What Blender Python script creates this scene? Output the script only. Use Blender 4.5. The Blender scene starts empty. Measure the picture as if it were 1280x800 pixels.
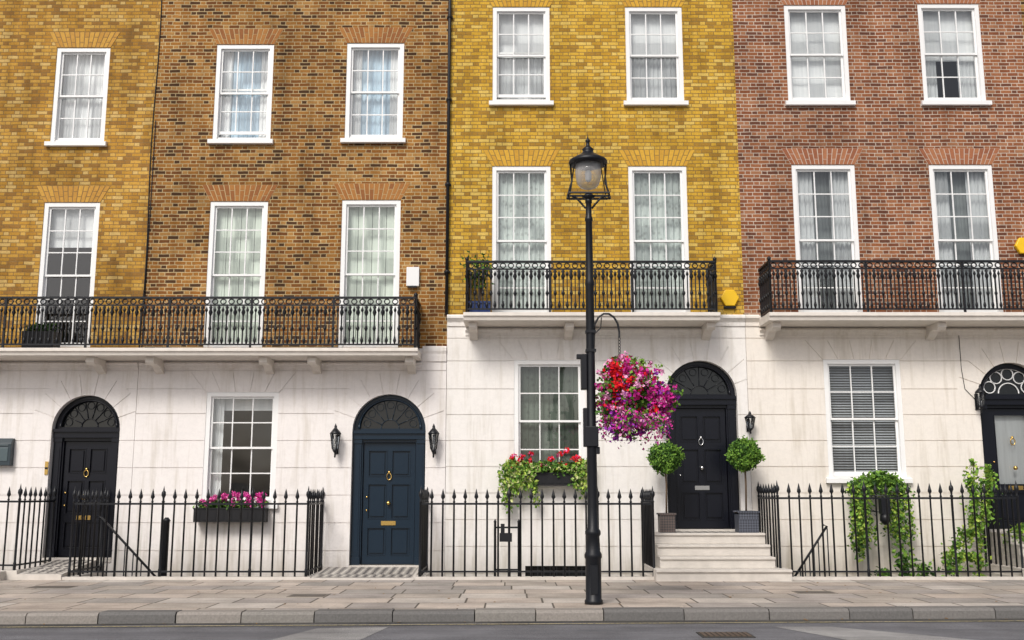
import bpy, math, random
from mathutils import Vector, Matrix
R = random.Random(7)
scene = bpy.context.scene
COL = scene.collection
pi = math.pi

# ---------------------------------------------------------------- materials
def newmat(name):
    m = bpy.data.materials.new(name); m.use_nodes = True
    nt = m.node_tree; b = nt.nodes['Principled BSDF']
    return m, nt, b

class NT:
    def __init__(s, nt): s.nt = nt
    def n(s, t, **kw):
        x = s.nt.nodes.new(t)
        for k, v in kw.items(): setattr(x, k, v)
        return x
    def l(s, a, b): s.nt.links.new(a, b)
    def m(s, op, a, b=None, c=None):
        x = s.n('ShaderNodeMath', operation=op)
        for i, v in enumerate((a, b, c)):
            if v is None: continue
            if isinstance(v, (int, float)): x.inputs[i].default_value = v
            else: s.l(v, x.inputs[i])
        return x.outputs[0]
    def mix(s, fac, a, b, bt='MIX'):
        x = s.n('ShaderNodeMix', data_type='RGBA', blend_type=bt)
        for sock, v in ((x.inputs[0], fac), (x.inputs[6], a), (x.inputs[7], b)):
            if isinstance(v, (int, float)): sock.default_value = v
            elif isinstance(v, tuple): sock.default_value = (v[0], v[1], v[2], 1)
            else: s.l(v, sock)
        return x.outputs[2]
    def noise(s, scale, detail=4, rough=.6, vec=None):
        x = s.n('ShaderNodeTexNoise')
        x.inputs['Scale'].default_value = scale; x.inputs['Detail'].default_value = min(detail, 3)
        x.inputs['Roughness'].default_value = rough
        if vec is not None: s.l(vec, x.inputs['Vector'])
        return x.outputs[0]
    def ramp(s, fac, stops, interp='LINEAR'):
        x = s.n('ShaderNodeValToRGB'); r = x.color_ramp; r.interpolation = interp
        while len(r.elements) < len(stops): r.elements.new(.5)
        for e, (p, c) in zip(r.elements, stops):
            e.position = p; e.color = (c[0], c[1], c[2], 1)
        s.l(fac, x.inputs[0]); return x.outputs[0]
    def pos(s): return s.n('ShaderNodeNewGeometry').outputs['Position']
    def bump(s, h, strength, dist, b):
        x = s.n('ShaderNodeBump'); x.inputs['Strength'].default_value = strength
        x.inputs['Distance'].default_value = dist
        s.l(h, x.inputs['Height']); s.l(x.outputs[0], b.inputs['Normal'])

def g(v): return (v, v, v)

def simple(name, col, rough=.5, metal=0, nscale=0, namt=.2, spec=.5, bump=0):
    m, nt, b = newmat(name); N = NT(nt)
    b.inputs['Roughness'].default_value = rough; b.inputs['Metallic'].default_value = metal
    b.inputs['Specular IOR Level'].default_value = spec
    if nscale:
        nz = N.noise(nscale, 3, .6, N.pos())
        c = N.mix(nz, tuple(x*(1-namt) for x in col), tuple(min(1, x*(1+namt)) for x in col))
        N.l(c, b.inputs['Base Color'])
        if bump: N.bump(nz, bump, .01, b)
    else:
        b.inputs['Base Color'].default_value = (*col, 1)
    return m

def brickmat(name, pal, mortar, stain=(.45, .9), cell=.335, course=.075, mw=.0055):
    m, nt, b = newmat(name); N = NT(nt)
    p = N.pos(); sp = N.n('ShaderNodeSeparateXYZ'); N.l(p, sp.inputs[0])
    wob = N.noise(2.2, 2, .5, p); wob2 = N.noise(9, 1, .5, p)
    cx = N.m('ADD', N.m('ADD', sp.outputs[0], sp.outputs[1]), N.m('MULTIPLY', wob2, .012))
    z = N.m('ADD', sp.outputs[2], N.m('ADD', N.m('MULTIPLY', wob, .03), N.m('MULTIPLY', wob2, .008)))
    zr = N.m('DIVIDE', z, course); row = N.m('FLOOR', zr); fz = N.m('FRACT', zr)
    off = N.m('FRACT', N.m('MULTIPLY', row, .5))
    wn0 = N.n('ShaderNodeTexWhiteNoise', noise_dimensions='1D'); N.l(row, wn0.inputs['W'])
    off = N.m('ADD', off, N.m('MULTIPLY', wn0.outputs[0], .09))
    t = N.m('ADD', N.m('DIVIDE', cx, cell), off)
    idn = N.m('FLOOR', t); f = N.m('FRACT', t)
    hdr = N.m('GREATER_THAN', f, .667)
    d = N.m('MINIMUM', N.m('MINIMUM', f, N.m('SUBTRACT', 1, f)), N.m('ABSOLUTE', N.m('SUBTRACT', f, .667)))
    d = N.m('MULTIPLY', d, cell)
    dz = N.m('MULTIPLY', N.m('MINIMUM', fz, N.m('SUBTRACT', 1, fz)), course)
    dm = N.m('MINIMUM', d, dz)
    gr = N.noise(50, 2, .7, p)
    dm = N.m('ADD', dm, N.m('MULTIPLY', N.m('SUBTRACT', gr, .5), .006))
    mr = N.n('ShaderNodeMapRange'); mr.inputs[1].default_value = mw-.0012; mr.inputs[2].default_value = mw+.0018
    N.l(dm, mr.inputs[0]); mask = mr.outputs[0]     # 1 = brick
    cmb = N.n('ShaderNodeCombineXYZ')
    N.l(N.m('ADD', N.m('MULTIPLY', idn, 2), hdr), cmb.inputs[0]); N.l(row, cmb.inputs[1])
    wn = N.n('ShaderNodeTexWhiteNoise', noise_dimensions='3D'); N.l(cmb.outputs[0], wn.inputs['Vector'])
    n = len(pal)
    col = N.ramp(wn.outputs['Value'], [(i/n, c) for i, c in enumerate(pal)], 'CONSTANT')
    col = N.mix(1, col, N.ramp(gr, [(.25, g(.68)), (.75, g(1.22))]), 'MULTIPLY')
    mcol = N.mix(wob, tuple(x*.7 for x in mortar), tuple(min(1, x*1.2) for x in mortar))
    col = N.mix(mask, mcol, col)
    big = N.noise(.55, 3, .62, p)
    col = N.mix(1, col, N.ramp(big, [(.3, g(stain[0])), (.62, g(stain[1]+.1))]), 'MULTIPLY')
    mp = N.n('ShaderNodeMapping'); mp.inputs['Scale'].default_value = (2.2, 2.2, .25); N.l(p, mp.inputs[0])
    st = N.noise(1.3, 3, .65, mp.outputs[0])
    col = N.mix(1, col, N.ramp(st, [(.33, (.74,.73,.72)), (.55, g(1.0))]), 'MULTIPLY')
    N.l(col, b.inputs['Base Color']); b.inputs['Roughness'].default_value = .9
    b.inputs['Specular IOR Level'].default_value = .15
    N.bump(mask, .6, .008, b)
    return m

BR_A = brickmat('brick_yellow_stock', [(.56,.31,.058),(.49,.26,.045),(.61,.37,.09),(.44,.225,.04),(.58,.33,.07),(.32,.165,.042),(.64,.43,.15)], (.27,.165,.065), (.72,.98), mw=.0064)
BR_B = brickmat('brick_brown_stock', [(.31,.130,.031),(.235,.094,.026),(.38,.178,.047),(.18,.072,.024),(.34,.150,.035),(.085,.043,.021),(.42,.22,.070)], (.54,.41,.22), (.64,.96), mw=.0074)
BR_C = brickmat('brick_golden_stock', [(.64,.38,.046),(.57,.33,.038),(.69,.44,.078),(.51,.285,.034),(.66,.40,.055),(.38,.21,.035),(.71,.49,.12)], (.27,.175,.06), (.80,.99), mw=.0064)
BR_D = brickmat('brick_red_brown', [(.29,.108,.050),(.24,.085,.040),(.33,.132,.062),(.195,.072,.038),(.31,.118,.053),(.145,.06,.038),(.36,.165,.085)], (.56,.46,.37), (.76,.98), mw=.0070)

def stuccomat(name, c):
    m, nt, b = newmat(name); N = NT(nt); p = N.pos()
    nz = N.noise(.9, 6, .6, p); f = N.noise(14, 5, .7, p)
    mp = N.n('ShaderNodeMapping'); mp.inputs['Scale'].default_value = (3.5, 3.5, .35); N.l(p, mp.inputs[0])
    st = N.noise(1.6, 6, .7, mp.outputs[0])
    col = N.mix(nz, tuple(x*.92 for x in c), tuple(min(.88, x*1.04) for x in c))
    col = N.mix(1, col, N.ramp(st, [(.3, (.84, .825, .79)), (.5, g(1))]), 'MULTIPLY')
    col = N.mix(1, col, N.ramp(f, [(.3, g(.94)), (.6, g(1))]), 'MULTIPLY')
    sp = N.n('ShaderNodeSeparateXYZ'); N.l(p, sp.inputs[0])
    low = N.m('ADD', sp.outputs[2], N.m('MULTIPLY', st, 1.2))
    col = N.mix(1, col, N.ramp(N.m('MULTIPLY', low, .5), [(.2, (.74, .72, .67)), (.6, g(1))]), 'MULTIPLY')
    N.l(col, b.inputs['Base Color']); b.inputs['Roughness'].default_value = .7
    N.bump(f, .15, .01, b)
    return m
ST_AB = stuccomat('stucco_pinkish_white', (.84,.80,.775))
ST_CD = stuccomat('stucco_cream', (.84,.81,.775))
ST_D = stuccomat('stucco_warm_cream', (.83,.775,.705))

PAINT = simple('white_paint', (.84,.84,.83), .4, 0, 6, .04)
IRON = simple('black_iron_paint', (.008,.009,.012), .42, spec=.35)
IRON2 = simple('black_iron_dusty', (.014,.015,.018), .5, spec=.3)
STONE = simple('step_stone', (.58,.54,.49), .75, 0, 5, .22, bump=.2)
SLABST = simple('balcony_slab_stone', (.72,.67,.61), .8, 0, 6, .16, bump=.2)
DOORK = simple('door_black_gloss', (.006,.007,.012), .28, spec=.32)
DOORN = simple('door_navy_gloss', (.006,.018,.034), .28, spec=.35)
BRASS = simple('brass', (.75,.50,.16), .25, 1)
CHROME = simple('chrome', (.7,.7,.7), .2, 1)
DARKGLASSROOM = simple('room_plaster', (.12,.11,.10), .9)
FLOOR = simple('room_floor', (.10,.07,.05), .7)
YELLOWPL = simple('yellow_plastic', (.85,.52,.01), .4)
WHITEPL = simple('white_plastic', (.80,.80,.79), .4)
POTBLUE = simple('blue_glaze', (.02,.05,.20), .25)
POTBLK = simple('black_planter', (.012,.012,.014), .5, spec=.3)
SOIL = simple('soil', (.04,.025,.015), 1)
BARK = simple('bark', (.12,.08,.05), .9, 0, 30, .3)
ROOF = simple('roof_slate', (.08,.085,.10), .8, 0, 3, .2)
FANGL = simple('fanlight_dark_glass', (.012,.014,.016), .06, spec=.5)

def glassmat():
    m = bpy.data.materials.new('window_glass'); m.use_nodes = True
    nt = m.node_tree; nt.nodes.clear(); N = NT(nt)
    o = N.n('ShaderNodeOutputMaterial'); mx = N.n('ShaderNodeMixShader')
    tr = N.n('ShaderNodeBsdfTransparent'); tr.inputs[0].default_value = (.96,.975,.97,1)
    gl = N.n('ShaderNodeBsdfGlossy'); gl.inputs['Roughness'].default_value = .02
    lw = N.n('ShaderNodeLayerWeight'); lw.inputs[0].default_value = .25
    fac = N.m('ADD', N.m('MULTIPLY', lw.outputs['Fresnel'], .9), .08)
    nz = N.noise(1.7, 1, .5, N.pos())
    bp = N.n('ShaderNodeBump'); bp.inputs['Strength'].default_value = .15; bp.inputs['Distance'].default_value = .03
    N.l(nz, bp.inputs['Height']); N.l(bp.outputs[0], gl.inputs['Normal'])
    N.l(fac, mx.inputs[0]); N.l(tr.outputs[0], mx.inputs[1]); N.l(gl.outputs[0], mx.inputs[2])
    N.l(mx.outputs[0], o.inputs[0]); return m
GLASS = glassmat()

def clothmat(name, c, pattern=False):
    m, nt, b = newmat(name); N = NT(nt); p = N.pos()
    mp = N.n('ShaderNodeMapping'); mp.inputs['Scale'].default_value = (9, 9, .5); N.l(p, mp.inputs[0])
    st = N.noise(2, 3, .6, mp.outputs[0])
    col = N.mix(st, tuple(x*.74 for x in c), tuple(min(.92, x*1.14) for x in c))
    if pattern:
        v = N.n('ShaderNodeTexVoronoi'); v.inputs['Scale'].default_value = 9; N.l(p, v.inputs['Vector'])
        col = N.mix(1, col, N.ramp(v.outputs['Distance'], [(.1, g(.66)), (.4, g(1))]), 'MULTIPLY')
    N.l(col, b.inputs['Base Color']); b.inputs['Roughness'].default_value = .9
    b.inputs['Specular IOR Level'].default_value = .1
    return m
C_WHITE = clothmat('curtain_white', (.82,.86,.88))  # white cloth; its whiteness also imitates bright sky reflected in the upper panes
C_NET = clothmat('net_curtain', (.60,.66,.63), True)
C_GREY = clothmat('curtain_grey', (.58,.60,.61))
C_GREYD = clothmat('net_grey_dark', (.20,.22,.22))  # darker grey net hung across the middle, between the side drapes
C_GREEN = clothmat('shutter_pale_green', (.72,.79,.70))
C_BLUE = clothmat('curtain_pale_blue', (.56,.71,.85))
C_DARK = clothmat('net_dark_reflection', (.15,.18,.15), True)  # net whose dark greenish colour imitates a reflection in the glass
BLIND = clothmat('venetian_blind', (.40,.42,.44))

# ---------------------------------------------------------------- mesh builder
import bmesh
class MB:
    def __init__(s): s.v = []; s.f = []; s.mi = []; s.sm = []
    def add(s, vs, fs, mi=0, sm=False):
        o = len(s.v); s.v += [tuple(v) for v in vs]
        for f in fs: s.f.append(tuple(i+o for i in f)); s.mi.append(mi); s.sm.append(sm)
    def box(s, x0, x1, y0, y1, z0, z1, mi=0):
        if x0 > x1: x0, x1 = x1, x0
        if y0 > y1: y0, y1 = y1, y0
        if z0 > z1: z0, z1 = z1, z0
        s.add([(x0,y0,z0),(x1,y0,z0),(x1,y1,z0),(x0,y1,z0),(x0,y0,z1),(x1,y0,z1),(x1,y1,z1),(x0,y1,z1)],
              [(0,3,2,1),(4,5,6,7),(0,1,5,4),(1,2,6,5),(2,3,7,6),(3,0,4,7)], mi)
    def lathe(s, cx, cy, prof, n=12, mi=0, sm=True, rot=0):
        vs = []; fs = []
        for r, z in prof:
            for i in range(n):
                a = rot+2*pi*i/n; vs.append((cx+r*math.cos(a), cy+r*math.sin(a), z))
        for j in range(len(prof)-1):
            for i in range(n):
                k = (i+1) % n; fs.append((j*n+i, j*n+k, (j+1)*n+k, (j+1)*n+i))
        fs.append(tuple(range(n))[::-1]); fs.append(tuple((len(prof)-1)*n+i for i in range(n)))
        s.add(vs, fs, mi, sm)
    def tube(s, pts, r, n=6, mi=0, sm=True, closed=False):
        pts = [Vector(p) for p in pts]; m = len(pts); vs = []; fs = []
        for i, p in enumerate(pts):
            if closed: t = pts[(i+1) % m]-pts[i-1]
            else: t = pts[min(i+1, m-1)]-pts[max(i-1, 0)]
            t.normalize()
            up = Vector((0,1,0)) if abs(t.y) < .9 else Vector((1,0,0))
            a = t.cross(up).normalized(); b = t.cross(a)
            rr = r[i] if isinstance(r, (list, tuple)) else r
            for k in range(n):
                th = 2*pi*(k+.5)/n; vs.append(p+a*rr*math.cos(th)+b*rr*math.sin(th))
        for i in range(m if closed else m-1):
            j = (i+1) % m
            for k in range(n):
                q = (k+1) % n; fs.append((i*n+k, i*n+q, j*n+q, j*n+k))
        if not closed:
            fs.append(tuple(range(n))); fs.append(tuple((m-1)*n+k for k in range(n))[::-1])
        s.add(vs, fs, mi, sm)
    def ring(s, cx, cy, cz, rx, rz, r, n=12, mi=0, a0=0, a1=2*pi, k=4):
        full = abs(a1-a0-2*pi) < 1e-6
        cnt = n if full else n+1
        pts = [(cx+rx*math.cos(a0+(a1-a0)*i/n), cy, cz+rz*math.sin(a0+(a1-a0)*i/n)) for i in range(cnt)]
        s.tube(pts, r, k, mi, True, full)
    def prism(s, poly, y0, y1, mi=0):
        n = len(poly); vs = [(x, y0, z) for x, z in poly]+[(x, y1, z) for x, z in poly]
        fs = [tuple(range(n)), tuple(range(2*n-1, n-1, -1))]
        for i in range(n):
            j = (i+1) % n; fs.append((i, i+n, j+n, j))
        s.add(vs, fs, mi)
    def prism_x(s, poly, x0, x1, mi=0):
        n = len(poly); vs = [(x0, y, z) for y, z in poly]+[(x1, y, z) for y, z in poly]
        fs = [tuple(range(n)), tuple(range(2*n-1, n-1, -1))]
        for i in range(n):
            j = (i+1) % n; fs.append((i, i+n, j+n, j))
        s.add(vs, fs, mi)
    def sphere(s, cx, cy, cz, r, mi=0, n=12, m=8, sz=1, bumpy=0):
        vs = []; fs = []
        for j in range(m+1):
            ph = -pi/2+pi*j/m
            for i in range(n):
                a = 2*pi*i/n; rr = r*(1+bumpy*(R.random()-.5))
                vs.append((cx+rr*math.cos(ph)*math.cos(a), cy+rr*math.cos(ph)*math.sin(a), cz+sz*rr*math.sin(ph)))
        for j in range(m):
            for i in range(n):
                k = (i+1) % n; fs.append((j*n+i, j*n+k, (j+1)*n+k, (j+1)*n+i))
        s.add(vs, fs, mi, True)
    def leaf(s, p, size, mi, asp=.6, down=0):
        d = Vector((R.gauss(0,1), R.gauss(0,1), R.gauss(0,1)-down)).normalized()
        e = d.cross(Vector((R.gauss(0,1), R.gauss(0,1), R.gauss(0,1)))).normalized()
        u = d*size; w = e*size*asp*.5; nrm = d.cross(e)*size*.12
        p = Vector(p)
        s.add([p, p+u*.5+w+nrm, p+u, p+u*.5-w+nrm], [(0,1,2),(0,2,3)], mi)
    def obj(s, name, mats, parent=None, bevel=0, fix=True):
        me = bpy.data.meshes.new(name); me.from_pydata(s.v, [], s.f)
        for m in mats: me.materials.append(m)
        me.polygons.foreach_set('material_index', s.mi)
        me.polygons.foreach_set('use_smooth', s.sm)
        me.update()
        if fix:
            bm = bmesh.new(); bm.from_mesh(me); bmesh.ops.recalc_face_normals(bm, faces=bm.faces); bm.to_mesh(me); bm.free()
        o = bpy.data.objects.new(name, me); COL.objects.link(o)
        if parent: o.parent = parent
        if bevel:
            md = o.modifiers.new('bevel', 'BEVEL'); md.width = bevel; md.segments = 2; md.limit_method = 'ANGLE'
        return o

def empty(name, loc=(0,0,0)):
    e = bpy.data.objects.new(name, None); COL.objects.link(e); e.empty_display_size = .2
    return e

def plate(name, outer, holes, yf, th, mats, parent=None):
    cu = bpy.data.curves.new(name+'_c', 'CURVE'); cu.dimensions = '2D'; cu.fill_mode = 'BOTH'; cu.extrude = th/2
    for poly in [outer]+holes:
        sp = cu.splines.new('POLY'); sp.points.add(len(poly)-1); sp.use_cyclic_u = True
        for q, (x, z) in zip(sp.points, poly): q.co = (x, z, 0, 1)
    tmp = bpy.data.objects.new('tmp', cu); COL.objects.link(tmp)
    dg = bpy.context.evaluated_depsgraph_get()
    me = bpy.data.meshes.new_from_object(tmp.evaluated_get(dg)); bpy.data.objects.remove(tmp)
    for v in me.vertices:
        x, z, d = v.co; v.co = (x, yf+th/2-d, z)
    bm = bmesh.new(); bm.from_mesh(me); bmesh.ops.remove_doubles(bm, verts=bm.verts, dist=1e-5)
    bmesh.ops.recalc_face_normals(bm, faces=bm.faces)
    bm.to_mesh(me); bm.free()
    me.name = name; me.materials.clear()
    for m in mats: me.materials.append(m)
    for p in me.polygons: p.use_smooth = False; p.material_index = 0
    o = bpy.data.objects.new(name, me); COL.objects.link(o)
    if parent: o.parent = parent
    return o

def rect(x0, x1, z0, z1): return [(x0,z0),(x1,z0),(x1,z1),(x0,z1)]
def arch(cx, r, z0, zs, n=20, rz=None):
    rz = rz or r
    return [(cx-r, z0), (cx+r, z0)]+[(cx+r*math.cos(pi*i/n), zs+rz*math.sin(pi*i/n)) for i in range(n+1)]

# ---------------------------------------------------------------- windows
def window(parent, cx, z0, w, h, kind, yf=0.0, rows=4, cols=3, sill=True, seed=0, raised=0, marg=False):
    m = MB(); rr = random.Random(seed+int(cx*100)+int(z0*10))
    x0, x1 = cx-w/2, cx+w/2; z1 = z0+h
    fw = .085
    ya, yb = yf+.012, yf+.17
    m.box(x0+.001, x0+fw, ya, yb, z0, z1-.001); m.box(x1-fw, x1-.001, ya, yb, z0, z1-.001)
    m.box(x0+fw, x1-fw, ya, yb, z1-fw, z1-.001); m.box(x0+fw, x1-fw, ya+.03, yb, z0+.001, z0+.05)
    ix0, ix1, iz0, iz1 = x0+fw, x1-fw, z0+.05, z1-fw
    zm = (iz0+iz1)/2
    for k, (a, b, y) in enumerate([(zm-.02, iz1, yf+.055), (iz0+raised, zm+.02+raised, yf+.095)]):
        st = .04; d = .035
        m.box(ix0, ix0+st, y, y+d, a, b); m.box(ix1-st, ix1, y, y+d, a, b)
        m.box(ix0+st, ix1-st, y, y+d, b-.04, b); m.box(ix0+st, ix1-st, y, y+d, a, a+(.04 if k == 0 else .06))
        gx0, gx1, gz0, gz1 = ix0+st, ix1-st, a+.04, b-.04
        nr = rows//2 if rows % 2 == 0 else rows//2+(k == 0)
        bw = .011
        if marg: fr = [0, .17, .5, .83, 1]
        else: fr = [i/cols for i in range(cols+1)]
        for f in fr[1:-1]:
            x = gx0+(gx1-gx0)*f; m.box(x-bw, x+bw, y+.005, y+d-.004, gz0, gz1)
        for i in range(1, nr):
            z = gz0+(gz1-gz0)*i/nr
            m.box(gx0, gx1, y+.007, y+d-.006, z-bw, z+bw)
        yg = y+d*.55
        for i in range(len(fr)-1):
            for j in range(nr):
                xa = gx0+(gx1-gx0)*fr[i]; xb = gx0+(gx1-gx0)*fr[i+1]
                za = gz0+(gz1-gz0)*j/nr; zb = gz0+(gz1-gz0)*(j+1)/nr
                t1, t2 = rr.gauss(0, .0025), rr.gauss(0, .0025)
                m.add([(xa, yg-t1-t2, za), (xb, yg+t1-t2, za), (xb, yg+t1+t2, zb), (xa, yg-t1+t2, zb)], [(0,1,2,3)], 1)
    if sill:
        m.prism_x([(yf-.09, z0-.11), (yf+.10, z0-.11), (yf+.10, z0), (yf+.02, z0), (yf-.09, z0-.025)], x0-.07, x1+.07)
    o = m.obj('sash_window', [PAINT, GLASS], parent, fix=True)
    c = MB()
    def folds(xa, xb, za, zb, y, amp, wl, mi=0, gather=0):
        n = max(6, int((xb-xa)/.012)); vs = []; fs = []
        ph = rr.random()*6
        for i in range(n+1):
            t = i/n; x = xa+(xb-xa)*t
            a = amp*(math.sin(2*pi*x/wl+ph)+.5*math.sin(2*pi*x/wl*1.7+ph*2))
            vs += [(x+gather*math.sin(ph), y+a*.7, za), (x, y+a, zb)]
            if i < n: fs.append((2*i, 2*i+2, 2*i+3, 2*i+1))
        c.add(vs, fs, mi, True)
    a, b = x0+.02, x1-.02; W = b-a; yc = yf+.225
    mats = [C_WHITE]
    if kind == 'net': folds(a, b, z0, z1, yc, .016, .09)
    elif kind == 'netblue':
        mats = [C_BLUE, C_WHITE]; folds(a, b, z0, z1, yc+.02, .016, .10)
        folds(a, a+W*.24, z0, z1, yc-.02, .018, .07, 1); folds(b-W*.24, b, z0, z1, yc-.02, .018, .07, 1)
    elif kind == 'netpat': mats = [C_NET]; folds(a, b, z0, z1, yc, .020, .11)
    elif kind == 'green':
        mats = [C_GREEN]
        for i in range(4):
            xa = a+W*i/4; c.box(xa+.006, xa+W/4-.006, yc, yc+.02, z0, z1)
            c.box(xa+.05, xa+W/4-.05, yc-.012, yc-.001, z0+h*.07, z0+h*.46); c.box(xa+.05, xa+W/4-.05, yc-.012, yc-.001, z0+h*.5, z0+h*.95)
    elif kind == 'blind': mats = [C_WHITE]; c.box(a, b, yc, yc+.006, z0+.02, z1)
    elif kind == 'blindhalf': mats = [C_WHITE]; c.box(a, b, yc-.02, yc-.014, z0+h*.70, z1)
    elif kind == 'whitehalf':
        mats = [C_WHITE, C_GREY]; c.box(a, b, yc, yc+.006, z0+h*.45, z1); folds(a, a+W*.3, z0, z0+h*.45, yc, .01, .08, 1); folds(b-W*.35, b, z0, z0+h*.45, yc, .01, .08, 1)
    elif kind == 'blindlow':
        mats = [C_WHITE, C_GREY]; c.box(a, b, yc, yc+.006, z0+h*.5, z1); folds(a, b, z0, z0+h*.5, yc+.03, .012, .09, 1)
    elif kind == 'grey':
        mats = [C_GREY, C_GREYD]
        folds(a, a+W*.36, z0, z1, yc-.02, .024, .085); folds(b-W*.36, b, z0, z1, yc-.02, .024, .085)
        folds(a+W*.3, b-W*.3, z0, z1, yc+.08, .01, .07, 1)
    elif kind == 'drape':
        mats = [C_WHITE]; folds(a, a+W*.20, z0, z1, yc, .02, .08); folds(b-W*.08, b, z0, z1, yc, .02, .08)
        c.box(a, b, yc+.06, yc+.066, z0+h*.84, z1)
    elif kind == 'darknet': mats = [C_DARK]; folds(a, b, z0, z1, yc, .012, .1)
    elif kind == 'venetian':
        mats = [BLIND]; n = int(h/.05)
        for i in range(n):
            z = z0+h*(i+.5)/n
            c.add([(a, yc, z-.012), (b, yc, z-.012), (b, yc+.035, z+.02), (a, yc+.035, z+.02)], [(0,1,2,3)], 0)
    if c.v: c.obj('curtain', mats, parent, fix=False)
    return o

def brick_arch(parent, cx, zt, w, yf, pal, mort, flare=.19, hgt=.345):
    m = MB(); wb, wt = w/2+.01, w/2+flare; n = int(w/.078)
    m.prism([(cx-wb, zt+.004), (cx+wb, zt+.004), (cx+wt, zt+hgt), (cx-wt, zt+hgt)], yf-.003, yf+.05, 0)
    for i in range(n):
        a, b = -1+2*(i+.09)/n, -1+2*(i+.91)/n; j = i % 2
        def P(s, t): return (cx+(wb+(wt-wb)*t)*s, zt+.006+(hgt-.01)*t)
        cuts = [(0, .64), (.68, 1)] if j else [(0, .31), (.35, 1)]
        for t0, t1 in cuts:
            m.prism([P(a, t0), P(b, t0), P(b, t1), P(a, t1)], yf-.007, yf, 1+R.randrange(len(pal)))
    return m.obj('gauged_brick_arch', [mort]+pal, parent)

def pmats(n, cols): return [simple(n+'_%d' % i, c, .9, 0, 20, .25) for i, c in enumerate(cols)]
AP_A = pmats('rubbed_yellow', [(.55,.30,.052),(.47,.24,.042),(.51,.265,.048)]); AM_A = simple('arch_mortar_a', (.24,.145,.055), .9)
AP_B = pmats('rubbed_orange', [(.33,.132,.033),(.265,.10,.028),(.38,.165,.042)]); AM_B = simple('arch_mortar_b', (.48,.35,.18), .9)
AP_C = pmats('rubbed_gold', [(.63,.355,.038),(.55,.295,.032),(.59,.33,.036)]); AM_C = simple('arch_mortar_c', (.25,.16,.05), .9)
AP_D = pmats('rubbed_red', [(.34,.125,.055),(.28,.098,.045),(.37,.15,.068)]); AM_D = simple('arch_mortar_d', (.54,.43,.35), .9)

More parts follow.
